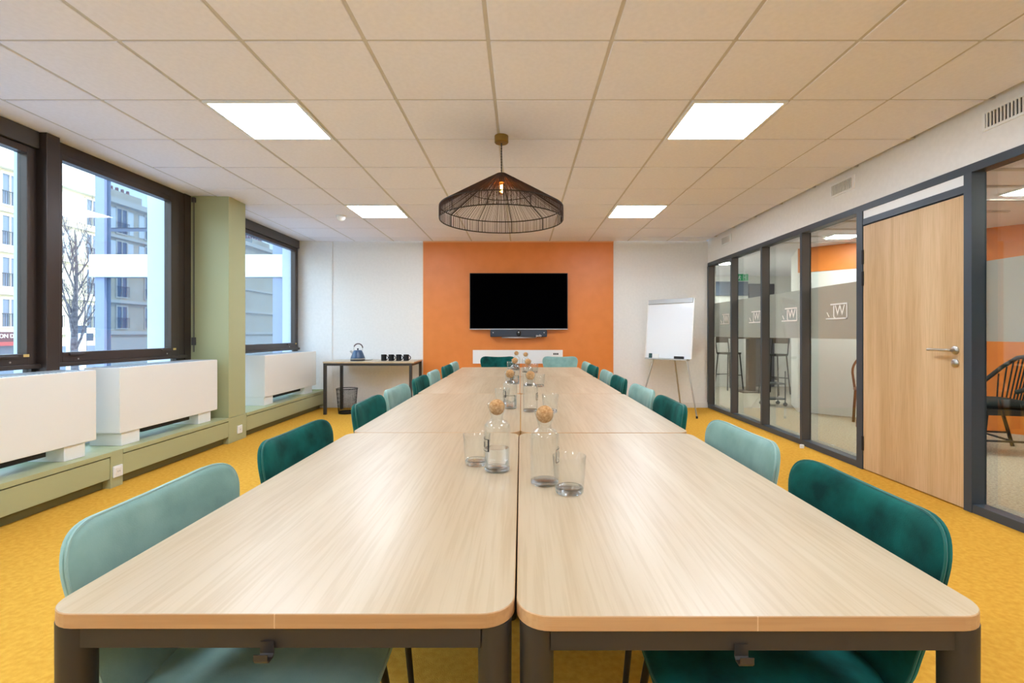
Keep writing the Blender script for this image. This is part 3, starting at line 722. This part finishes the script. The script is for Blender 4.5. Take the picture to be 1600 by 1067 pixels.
for k in range(4):
    if mgp is None:
        mgp = empty('mug')
        mk('cup', lambda b: lathe(b, [(0, 0), (.036, 0), (.039, .003), (.040, .09), (.0385, .0915), (.037, .09), (.036, .006), (0, .005)], 28), 'mug_black', mgp, True)
        mk('handle', lambda b: tube(b, [(.038 + .026 * math.sin(R(a)), 0, .046 + .028 * math.cos(R(a))) for a in range(0, 181, 15)], .006, 8), 'mug_black', mgp, True)
        m_ = mgp
    else: m_ = tree_copy(mgp)
    m_.location = (-1.99 + k * .108, 7.08, .744); m_.rotation_euler.z = R((-8, -12, -6, -4)[k])
    tag(m_, 'black mug with its handle turned aside, ' + mlab[k], 'mug', 'black mugs on the side table')
bn = empty('waste_bin', (-2.49, 6.98, 0)); tag(bn, 'black wire mesh waste bin under the side table', 'waste bin')
def binmesh(b):
    n = 56
    for k in range(n):
        for tw in (-.16, .16):
            a = 2 * math.pi * k / n
            tube(b, [((.118 + .027 * t) * math.cos(a + tw * t), (.118 + .027 * t) * math.sin(a + tw * t), .02 + .33 * t) for t in (0, .33, .66, 1)], .0008, 3, cap=False)
    for k in range(1, 14):
        r_ = .118 + .027 * k / 14; tube(b, [(r_ * math.cos(2 * math.pi * q / 40), r_ * math.sin(2 * math.pi * q / 40), .02 + .33 * k / 14) for q in range(40)], .0006, 3, True)
stuff(mk('mesh_wall', binmesh, 'black_metal', bn))
mk('top_rim', lambda b: tube(b, [(.146 * math.cos(2 * math.pi * q / 40), .146 * math.sin(2 * math.pi * q / 40), .352) for q in range(40)], .005, 8, True), 'black_metal', bn, True)
mk('base', lambda b: lathe(b, [(0, 0), (.118, 0), (.120, .028), (.116, .028), (.114, .006), (0, .006)], 36), 'black_metal', bn, True)

# ------------------------------------------------------------------ flip chart
fl, frr = Vector((1.845, 7.14)), Vector((2.325, 6.60))
dv = (frr - fl); ang = math.atan2(dv.y, dv.x)
fc = empty('flip_chart', ((fl.x + frr.x) / 2, (fl.y + frr.y) / 2, 0), ang); tag(fc, 'white flip chart easel with silver tripod legs', 'flip chart')
HW = dv.length / 2
tilt = 0.10
def tb(nm, x0, x1, y0, y1, z0, z1, m, parent, bev=0.0):
    """box in the tilted plane of the board (z measured from its lower edge)"""
    o = box(nm, x0, x1, y0, y1, z0, z1, m, parent, bev)
    o.matrix_local = Matrix.Translation((0, -.03, .79)) @ Matrix.Rotation(-math.atan(tilt), 4, 'X'); return o
bd = tb('board', -HW, HW, -.012, .012, 0, .835, 'board_white', fc, .004)
for sx in (-1, 1): tb('edge_profile', sx * HW - .008, sx * HW + .008, -.016, .014, 0, .835, 'plastic_white', fc, .003)
tb('paper_clamp', -HW + .01, HW - .01, -.030, .0, .775, .84, 'silver', fc, .006)
tb('pen_tray', -HW + .03, HW - .03, -.075, 0, -.022, -.004, 'silver', fc, .003)
ci, si = math.cos(-ang), math.sin(-ang)
def loc(wx, wy): 
    dx, dy = wx - fc.location.x, wy - fc.location.y
    return (ci * dx - si * dy, si * dx + ci * dy)
for top, foot, sg in (((-.26, .02, .79), (1.72, 7.10), 0), ((.26, .02, .79), (2.36, 6.54), 1), ((.05, .06, .80), (2.42, 7.38), 2)):
    f = loc(*foot)
    lgo = mk('leg', lambda b: tube(b, [top, (f[0], f[1], .01)], .0105, 10), 'steel', fc, True)
    mk('rubber_foot', lambda b: lathe(b, [(0, 0), (.014, 0), (.014, .03), (.011, .032), (0, .032)], 12, (f[0], f[1], 0)), 'socket_black', lgo, True)
mk('pole', lambda b: tube(b, [(0, .03, .76), (0, .085, 1.5)], .012, 10), 'silver', fc, True)
cw = fc.matrix_basis.copy()
def on_tray(name, x0, x1, y0, y1, z0, z1, m, label, cat):
    o = box(name, x0, x1, y0, y1, z0, z1, m, None, .002)
    o.matrix_world = Matrix.Translation(fc.location) @ Matrix.Rotation(ang, 4, 'Z') @ Matrix.Translation((0, -.03, .79)) @ Matrix.Rotation(-math.atan(tilt), 4, 'X')
    return tag(o, label, cat)
on_tray('board_eraser', .13, .26, -.062, -.018, -.003, .032, 'socket_black', 'black eraser on the flip chart tray', 'eraser')
mkx = on_tray('marker_box', -.28, -.245, -.05, -.02, -.003, .062, 'marker_green', 'dark green marker box on the flip chart tray', 'marker box')
on_tray('note_card', -.235, -.13, -.03, -.022, -.003, .055, 'plastic_white', 'small white card standing on the flip chart tray', 'card')

# ------------------------------------------------------------------ corridor beyond the glass
XC, CZ = 5.75, 2.37
struct(box('floor_corridor', XR + 0.04, 7.2, YF, 10.6, -0.12, 0.0, 'corridor_carpet'))
cc = struct(box('ceiling_corridor', XR + 0.12, 7.2, YF, 10.6, CZ, CZ + 0.1, 'tile_white'))
for k in range(9): box('ceiling_slat', XR + 0.12, 4.9, 3.2 + k * .42, 3.24 + k * .42, CZ - .012, CZ, 'grid_bar', cc)
struct(box('wall_corridor_end', XR + 0.1, 7.2, 10.45, 10.6, 0, CZ, 'wall_white'))
struct(box('wall_corridor_side', XR + 0.0, XR + 0.12, YB, 10.45, 0, CZ, 'wall_white'))
struct(box('wall_corridor_far', XC, XC + 0.12, YF, 5.40, 0, CZ, 'orange_paint'))
struct(box('wall_corridor_front', XR + 0.12, XC + .12, YF - .15, YF, 0, CZ, 'wall_white'))
def slanted(name, p, q, th, z0, z1, m, parent=None):
    p, q = Vector(p), Vector(q); d = (q - p); n = Vector((-d.y, d.x)).normalized() * th
    return mk(name, lambda b: prism(b, [(p.x, p.y), (q.x, q.y), (q.x + n.x, q.y + n.y), (p.x + n.x, p.y + n.y)], z0, z1), m, parent)
aw = struct(slanted('wall_corridor_angle', (4.02, 7.08), (5.75, 5.38), .12, 2.02, CZ, 'orange_paint'))
slanted('lower_wall', (4.92, 6.196), (5.75, 5.38), .12, 0, 2.02, 'orange_paint', aw)
slanted('lower_jamb', (4.02, 7.08), (4.06, 7.041), .12, 0, 2.02, 'wall_white', aw)
struct(slanted('wall_corridor_return', (4.35, 7.85), (4.02, 7.08), .06, 0, CZ, 'wall_white'))
struct(slanted('wall_corridor_deep', (6.4, 10.5), (4.35, 7.85), .06, 0, CZ, 'wall_white'))
d2 = empty('door_2'); struct(d2, 'white corridor door seen through the glass')
slanted('leaf', (4.06, 7.041), (4.92, 6.196), .05, 0.006, 2.015, 'door_white', d2)
mk('handle', lambda b: tube(b, [(4.80, 6.31, 1.02), (4.765, 6.275, 1.02), (4.69, 6.348, 1.02)], .010, 8), 'steel', d2, True)
sg = empty('exit_sign', (4.35, 9.6, CZ)); tag(sg, 'green running-man exit sign under the corridor ceiling', 'exit sign')
box('panel', -.12, .12, -.015, .015, -.19, -.06, 'exit_green', sg, bev=.003)
for s in (-1, 1): box('bracket', s * .08 - .004, s * .08 + .004, -.004, .004, -.06, 0, 'silver', sg)
def runner(b):
    def bar(p, q, t):
        p, q = Vector(p), Vector(q); d = (q - p).normalized(); n = Vector((-d.y, d.x)) * t
        v = [(p + n), (q + n), (q - n), (p - n)]
        vs = [b.verts.new((a.x, -.0165, a.y)) for a in v] + [b.verts.new((a.x, -.015, a.y)) for a in v]
        for f in ((0, 1, 2, 3), (7, 6, 5, 4), (0, 4, 5, 1), (1, 5, 6, 2), (2, 6, 7, 3), (3, 7, 4, 0)): b.faces.new([vs[i] for i in f])
    for p, q, t in (((-.045, -.085), (-.045, -.095), .008), ((-.05, -.10), (-.06, -.135), .009), ((-.06, -.135), (-.035, -.15), .006), ((-.035, -.15), (-.045, -.178), .005), ((-.06, -.135), (-.08, -.165), .006),
                    ((-.05, -.108), (-.022, -.12), .004), ((-.052, -.108), (-.08, -.12), .004), ((.02, -.07), (.02, -.18), .003), ((.02, -.07), (.07, -.07), .003), ((.07, -.07), (.07, -.18), .003), ((.035, -.125), (.06, -.125), .006)):
        bar(p, q, t)
mk('running_man', runner, 'plastic_white', sg)
# items standing in the corridor
gd = empty('door_3', (5.14, 10.45, 0)); struct(gd, 'dark grey door at the end of the corridor')
box('leaf', -.27, .27, -.04, 0, .006, 2.2, 'door_grey', gd)
bb = box('wall_board', 4.15, 4.85, 10.41, 10.45, 1.95, 2.25, 'board_blue', None, .004); tag(bb, 'blue-grey board high on the end wall of the corridor', 'board')
ht = empty('high_table', (4.50, 9.55, 0)); tag(ht, 'brown pedestal high table in the corridor', 'table')
box('base_plate', -.25, .25, -.22, .22, 0, .018, 'pedestal_brown', ht, bev=.004); box('pedestal', -.07, .07, -.06, .06, .018, 1.04, 'pedestal_brown', ht)
mk('tabletop', lambda b: prism(b, rrect(-.34, .34, -.3, .3, .05), 1.04, 1.07), 'pedestal_brown', ht)
def stool(x, y, rz, label):
    e = empty('bar_stool', (x, y, 0), rz); tag(e, label, 'stool', 'dark bar stools in the corridor')
    mk('seat', lambda b: prism(b, rrect(-.18, .18, -.17, .17, .04), .72, .755), 'cane_black', e)
    for sx in (-1, 1):
        for sy in (-1, 1): mk('leg', lambda b: tube(b, [(sx * .15, sy * .14, .72), (sx * .20, sy * .18, 0)], .012, 8), 'cane_black', e, True)
        mk('back_post', lambda b: tube(b, [(sx * .16, -.16, .74), (sx * .16, -.21, 1.12)], .011, 8), 'cane_black', e, True)
    box('backrest', -.17, .17, -.215, -.19, .95, 1.14, 'pedestal_brown', e, bev=.006)
    for sy in (-1, 1): mk('footrest', lambda b: tube(b, [(-.18, sy * .165, .3), (.18, sy * .165, .3)], .009, 8), 'cane_black', e, True)
stool(4.24, 9.95, R(200), 'dark bar stool beside the corridor pedestal table, near the end wall')
stool(4.78, 9.2, R(120), 'dark bar stool between the pedestal table and the white return wall')
tr = empty('rolling_trolley', (4.02, 7.75, 0)); tag(tr, 'small grey rolling trolley by the corridor return wall', 'trolley')
for z in (.10, .34): box('shelf', -.16, .13, -.12, .12, z, z + .02, 'trolley_grey', tr)
for sx in (-.15, .12):
    for sy in (-.11, .11):
        mk('post', lambda b: tube(b, [(sx, sy, .06), (sx, sy, .55)], .009, 8), 'trolley_grey', tr, True)
        mk('caster', lambda b: lathe(b, [(0, -.01), (.03, -.01), (.03, .01), (0, .01)], 16), 'trolley_grey', tr, True).matrix_local = Matrix.Translation((sx, sy, .03)) @ Matrix.Rotation(R(90), 4, 'X')
bw = empty('bentwood_chair', (4.35, 6.02, 0), R(150)); tag(bw, 'brown bentwood chair in front of the white corridor door', 'chair')
mk('seat', lambda b: lathe(b, [(0, .43), (.20, .43), (.21, .445), (.20, .46), (0, .455)], 28), 'wood_brown', bw, True)
for sx in (-1, 1):
    mk('leg', lambda b: tube(b, [(sx * .15, .14, .44), (sx * .18, .18, 0)], .015, 8), 'wood_brown', bw, True)
    mk('leg', lambda b: tube(b, [(sx * .17, -.14, .46), (sx * .19, -.20, 0)], .016, 8), 'wood_brown', bw, True)
mk('back_hoop', lambda b: tube(b, [(-.18, -.15, .45)] + [(-.20 * math.cos(R(a)), -.19 - .055 * math.sin(R(a)), .64 + .23 * math.sin(R(a))) for a in range(0, 181, 12)] + [(.18, -.15, .45)], .014, 8), 'wood_brown', bw, True)
mk('arm_loop', lambda b: tube(b, [(-.20, -.19, .66), (-.25, .0, .67), (-.22, .10, .60), (-.19, .10, .45)], .013, 8), 'wood_brown', bw, True)
# black cane lounge chair
lc = empty('cane_armchair', (4.62, 4.75, 0), R(75)); tag(lc, 'black slatted cane armchair with dark cushion beyond the glass', 'armchair')
hoop = [(-.31, .02, .60), (-.33, -.10, .66), (-.29, -.22, .80), (-.19, -.29, .90), (0, -.31, .93), (.19, -.29, .90), (.29, -.22, .80), (.33, -.10, .66), (.31, .02, .60)]
mk('back_hoop', lambda b: tube(b, hoop, .020, 10), 'cane_black', lc, True)
for k in range(15):
    a = -1 + 2 * k / 14; x = .29 * a; zt_ = .93 - .20 * abs(a) ** 3; yt = -.31 + .12 * abs(a) ** 3
    mk('back_slat', lambda b: tube(b, [(x * .8, -.20 + .06 * a * a, .42), (x, yt, zt_)], .0075, 6), 'cane_black', lc)
mk('seat', lambda b: prism(b, rrect(-.28, .28, -.22, .28, .08), .38, .43), 'cane_black', lc)
mk('cushion', lambda b: pillow(b, [Vector(p) for p in rrect(-.25, .25, -.2, .26, .08, 5)], (0, .03), .08, lambda x, y, t: Vector((x, y, .47 + t))), 'cushion_teal', lc, True)
for sx in (-1, 1):
    mk('leg', lambda b: tube(b, [(sx * .2, .18, .39), (sx * .30, .27, 0)], .016, 8), 'cane_black', lc, True)
    mk('leg', lambda b: tube(b, [(sx * .2, -.16, .39), (sx * .28, -.30, 0)], .016, 8), 'cane_black', lc, True)
    mk('stretcher', lambda b: tube(b, [(sx * .265, .24, .14), (sx * .255, -.25, .14)], .010, 8), 'cane_black', lc, True)
mk('stretcher', lambda b: tube(b, [(-.26, -.0, .14), (.26, -.0, .14)], .010, 8), 'cane_black', lc, True)
cl = None
for k, (x, y) in enumerate(((4.05, 6.15), (4.4, 4.2), (4.4, 2.0), (3.5, 8.5), (3.75, 9.9), (5.2, 3.2))):  # first lamp is a real one, the rest are added to brighten the corridor
    if cl is None:
        cl = empty('corridor_light'); box('housing', -.17, .17, -.12, .12, -.012, 0, 'plastic_white', cl); box('tube_light', -.15, .15, -.10, .10, -.018, -.0125, 'corridor_light', cl); o = cl
    else: o = tree_copy(cl)
    o.location = (x, y, CZ)
    tag(o, 'slim lit lamp on the corridor ceiling ' + ('above the white door', 'outside the oak door, added to brighten the corridor', 'past the black armchair, away from the doors, added to brighten the corridor', 'before the exit sign, added to brighten the corridor', 'close to the corridor end wall, added to brighten the deep end', 'beside the orange corridor wall, added to brighten the corridor')[k], 'ceiling light', 'corridor ceiling lamps')

# ------------------------------------------------------------------ outside: street, wing, building, tree
GZ = -2.4
struct(box('ground', -120, -3.9, -120, 160, GZ - 0.3, GZ, 'asphalt'))
struct(box('roof', XL - 0.15, 7.3, YF - .2, 10.7, CEIL + 0.2, CEIL + 0.45, 'cladding_white'))  # unseen slab, added to stop sun leaking in from above
# office wing at right angles to the window front
WY = 9.0
ow = empty('office_wing', (-5.7, WY, GZ)); tag(ow, 'white office wing with reflective windows outside', 'building')
def wbx(nm, x0, x1, y0, y1, z0, z1, m, par=ow, bev=0): return box(nm, x0 + 5.7, x1 + 5.7, y0, y1, z0 - GZ, z1 - GZ, m, par, bev)
wbx('core', -7.86, -3.66, .10, 5.0, GZ, 7.5, 'curtain_frame')
wbx('spandrel', -7.92, -3.64, -.06, .10, 2.18, 2.59, 'cladding_white'); wbx('spandrel', -7.92, -3.64, -.06, .10, 5.6, 6.0, 'cladding_white'); wbx('spandrel', -7.92, -3.64, -.06, .10, GZ, .25, 'cladding_white')
wbx('parapet', -7.92, -3.64, -.06, 5.0, 7.5, 7.7, 'cladding_white')
wbx('column', -4.36, -3.64, -.08, .10, GZ, 7.5, 'cladding_white')
for z0, z1 in ((.25, 2.18), (2.59, 5.6)):
    wbx('pier', -7.86, -7.69, 0, .10, z0, z1, 'lavender'); wbx('pier', -4.58, -4.36, 0, .10, z0, z1, 'lavender')
    g = wbx('window', -7.69, -4.58, .06, .10, z0, z1, 'curtain_frame')
    for a, b_ in ((-7.60, -6.35), (-6.27, -5.25), (-5.17, -4.58)):
        if z0 > 2: wbx('glazing', a, b_, .04, .06, z0, 3.03, 'wing_glass', g); wbx('glazing', a, b_, .04, .06, 3.10, z1, 'wing_glass', g)
        else: wbx('glazing', a, b_, .04, .06, z0, z1, 'wing_glass', g)
for c in ow.children:
    if c.name.startswith('window'):
        for q in c.children: q.matrix_parent_inverse = Matrix.Identity(4)
# stone apartment building across the street
BX = -34.0
ab = empty('apartment_building', (BX, 0, GZ)); tag(ab, 'cream stone apartment building with shutters across the street', 'building')
H = 12.4 - GZ
box('wall', -9, 0, -62, 75, 3.2, H, 'stone_cream', ab); box('ground_floor', -9, .05, -62, 75, 0, 3.2, 'stone_trim', ab)
for z, d_, h_ in ((12.4, .55, .45), (9.37, .30, .22), (6.7, .30, .22), (3.95, .35, .25), (1.35, .3, .3)): box('cornice', -.2, d_, -62, 75, z - GZ - h_, z - GZ, 'stone_trim', ab)
def roof(b):
    v = [(-.2, H), (-2.6, H + .6), (-7.5, H + .8), (-9, H)]
    a = [b.verts.new((p[0], -62, p[1])) for p in v]; c = [b.verts.new((p[0], 75, p[1])) for p in v]
    b.faces.new(a); b.faces.new(c[::-1])
    for i in range(4): b.faces.new((a[i], a[(i + 1) % 4], c[(i + 1) % 4], c[i]))
mk('roof', roof, 'slate', ab)
for yc in (-48, -25, -8, 31, 46):
    ck = box('chimney', -3.2, -1.2, yc - 2.2, yc + 2.2, H + .2, H + 1.2, 'stone_cream', ab)
    pp = None
    for k in range(7):
        if pp is None: pp = mk('chimney_pot', lambda b: lathe(b, [(0, 0), (.16, 0), (.12, .6), (0, .6)], 10), 'chimney_pot', ck); q = pp
        else: q = inst(pp, ck)
        q.location = (-2.2, yc - 1.8 + k * .6, H + 1.2)
WC = {}
def far_window(y, zc, h, shut):
    key = (h, shut)
    if key not in WC:
        f = mk('window', lambda b: [bx(b, -.02, .10, a[0], a[1], a[2], a[3]) for a in ((-.62, -.5, -h / 2, h / 2), (.5, .62, -h / 2, h / 2), (-.62, .62, h / 2, h / 2 + .14), (-.62, .62, -h / 2 - .1, -h / 2), (-.04, .04, -h / 2, h / 2))], 'stone_trim', ab)
        box('pane', -.02, .03, -.5, .5, -h / 2, h / 2, 'far_glass', f)
        if shut:
            for s in (-1, 1): box('shutter', .0, .07, s * .93 - .3, s * .93 + .3, -h / 2, h / 2, 'shutter', f)
        def rail(b):
            for k in range(9): bx(b, .2, .225, -.6 + k * .15 - .01, -.6 + k * .15 + .01, -h / 2, -h / 2 + .85)
            bx(b, .18, .24, -.64, .64, -h / 2 + .82, -h / 2 + .87)
        mk('railing', rail, 'iron', f); WC[key] = f
    else: f = tree_copy(WC[key], ab)
    f.location = (0, y, zc - GZ)
for k in list(range(-14, -1)) + list(range(7, 17)):
    y = 10.7 + 3.1 * k
    far_window(y, 10.65, 2.0, True); far_window(y, 7.95, 1.9, True); far_window(y, 5.2, 1.9, False); far_window(y, 2.5, 1.8, False)
sf = box('shop_front', .05, .2, 28.5, 33.4, 0.2, 2.75, 'far_glass', ab)
sgn = box('sign_board', .05, .45, 28.5, 33.3, 3.0, 3.65, 'shop_brown', ab); box('awning', .05, 1.1, 28.5, 33.3, 2.75, 3.0, 'shop_red', ab)
tx = text_mesh('lettering', 'ON DE', 0.36, 'plastic_white', sgn, 0.02, 'LEFT'); tx.matrix_local = Matrix.Translation((.47, 31.32, 3.36)) @ Matrix(((0, 0, 1, 0), (1, 0, 0, 0), (0, 1, 0, 0), (0, 0, 0, 1)))
for y in (36.0, 39.0, 42.0): box('shop_front', .05, .2, y - 1.1, y + 1.1, .2, 2.6, 'far_glass', ab)
# bare tree
btx, bty = -14.0, 15.3
bt = empty('bare_tree', (btx, bty, GZ)); tag(bt, 'leafless street tree outside the window', 'tree')
rnd = random.Random(4)
mk('trunk', lambda b: tube(b, [(0, 0, 0), (.03, .02, 1.6), (-.02, 0, 3.1), (0, .02, 4.4), (.02, .05, 5.6), (.0, .0, 6.8)], [.14, .11, .095, .065, .04, .012], 10), 'bark', bt, True)
def branches(b):
    def grow(p, d, L, r, lev):
        pts = [p]; q = Vector(p); dd = Vector(d)
        for k in range(4):
            dd = (dd + Vector((rnd.uniform(-.14, .14), rnd.uniform(-.14, .14), .12))).normalized(); q = q + dd * L / 4; pts.append(q.copy())
        tube(b, pts, [r * (1 - .2 * k) for k in range(5)], 5 if lev < 2 else 4, cap=False)
        if lev >= 3: return
        for k in range(5 if lev < 2 else 4):
            i = rnd.randint(1, 4); sd = Vector((rnd.uniform(-1, 1), rnd.uniform(-1, 1), rnd.uniform(.3, 1.2))).normalized()
            grow(pts[i], (dd * .7 + sd * .7).normalized(), L * rnd.uniform(.42, .62), r * .5, lev + 1)
    for k in range(13):
        z = 3.0 + k * .28; a = k * 2.4 + rnd.uniform(-.3, .3)
        grow(Vector((0, 0, z)), Vector((math.cos(a), math.sin(a), 1.1 + .08 * k)).normalized(), 1.9 - .07 * k, .045 - .0022 * k, 0)
stuff(mk('branches', branches, 'bark', bt))
# kiosk sign near the tree
ks = empty('street_sign', (-20.0, 22.2, GZ)); tag(ks, 'dark street sign panels beside a white pillar', 'sign')
box('pillar', -.3, .3, -.45, -.1, 0, 3.55, 'cladding_white', ks); box('panel', -.1, .1, -.3, .15, 3.55, 3.9, 'sign_dark', ks); box('panel', -.1, .1, -.05, .5, 3.2, 3.55, 'sign_dark', ks)
box('post', -.06, .06, .1, .2, 0, 3.6, 'iron', ks)

# labels for the remaining pieces of the setting
SETTING = {'wall_front': 'white wall behind the open end of the table', 'baseboard_back': 'white baseboard under the side table', 'baseboard_right': 'white baseboard behind the flip chart',
    'wall_right_near': 'white wall next to the open end of the partition', 'wall_left_near': 'white wall before the first window', 'window_1': 'dark framed window by the plain white wall end',
    'window_2': 'dark framed window alongside the open table end', 'trim_1': 'dark window mullion by the white wall end', 'trim_2': 'dark window mullion alongside the open table end',
    'trim_3': 'broad dark brown mullion between the two large windows', 'trim_4': 'dark strip between window and sage column', 'trim_20': 'white outside fin by the white wall end', 'trim_21': 'white outside fin alongside the open table end',
    'trim_22': 'white outside fin beyond the broad mullion', 'trim_23': 'white outside pier behind the sage column', 'trim_24': 'white outside fin at the white wall corner',
    'window_10': 'glass partition pane beside the oak door handle', 'window_11': 'second glass pane after the oak door', 'window_12': 'third glass pane after the oak door', 'window_13': 'last glass pane after the oak door',
    'floor_corridor': 'greige carpet of the corridor', 'ceiling_corridor': 'white slatted corridor ceiling', 'wall_corridor_end': 'white end wall behind the bar stools', 'wall_corridor_side': 'white corridor side wall past the room corner',
    'wall_corridor_far': 'orange corridor wall behind the armchair', 'wall_corridor_front': 'white corridor wall at the entrance end', 'wall_corridor_angle': 'angled orange wall above the white corridor door',
    'wall_corridor_return': 'narrow white return wall beside the white door', 'wall_corridor_deep': 'white wall running on towards the grey door', 'ground': 'pale street surface outside', 'roof': 'unseen slab added over room and corridor to block the sun'}
for o in list(SC.objects):
    if o.parent is None and o.name in SETTING: o['label'] = SETTING[o.name]
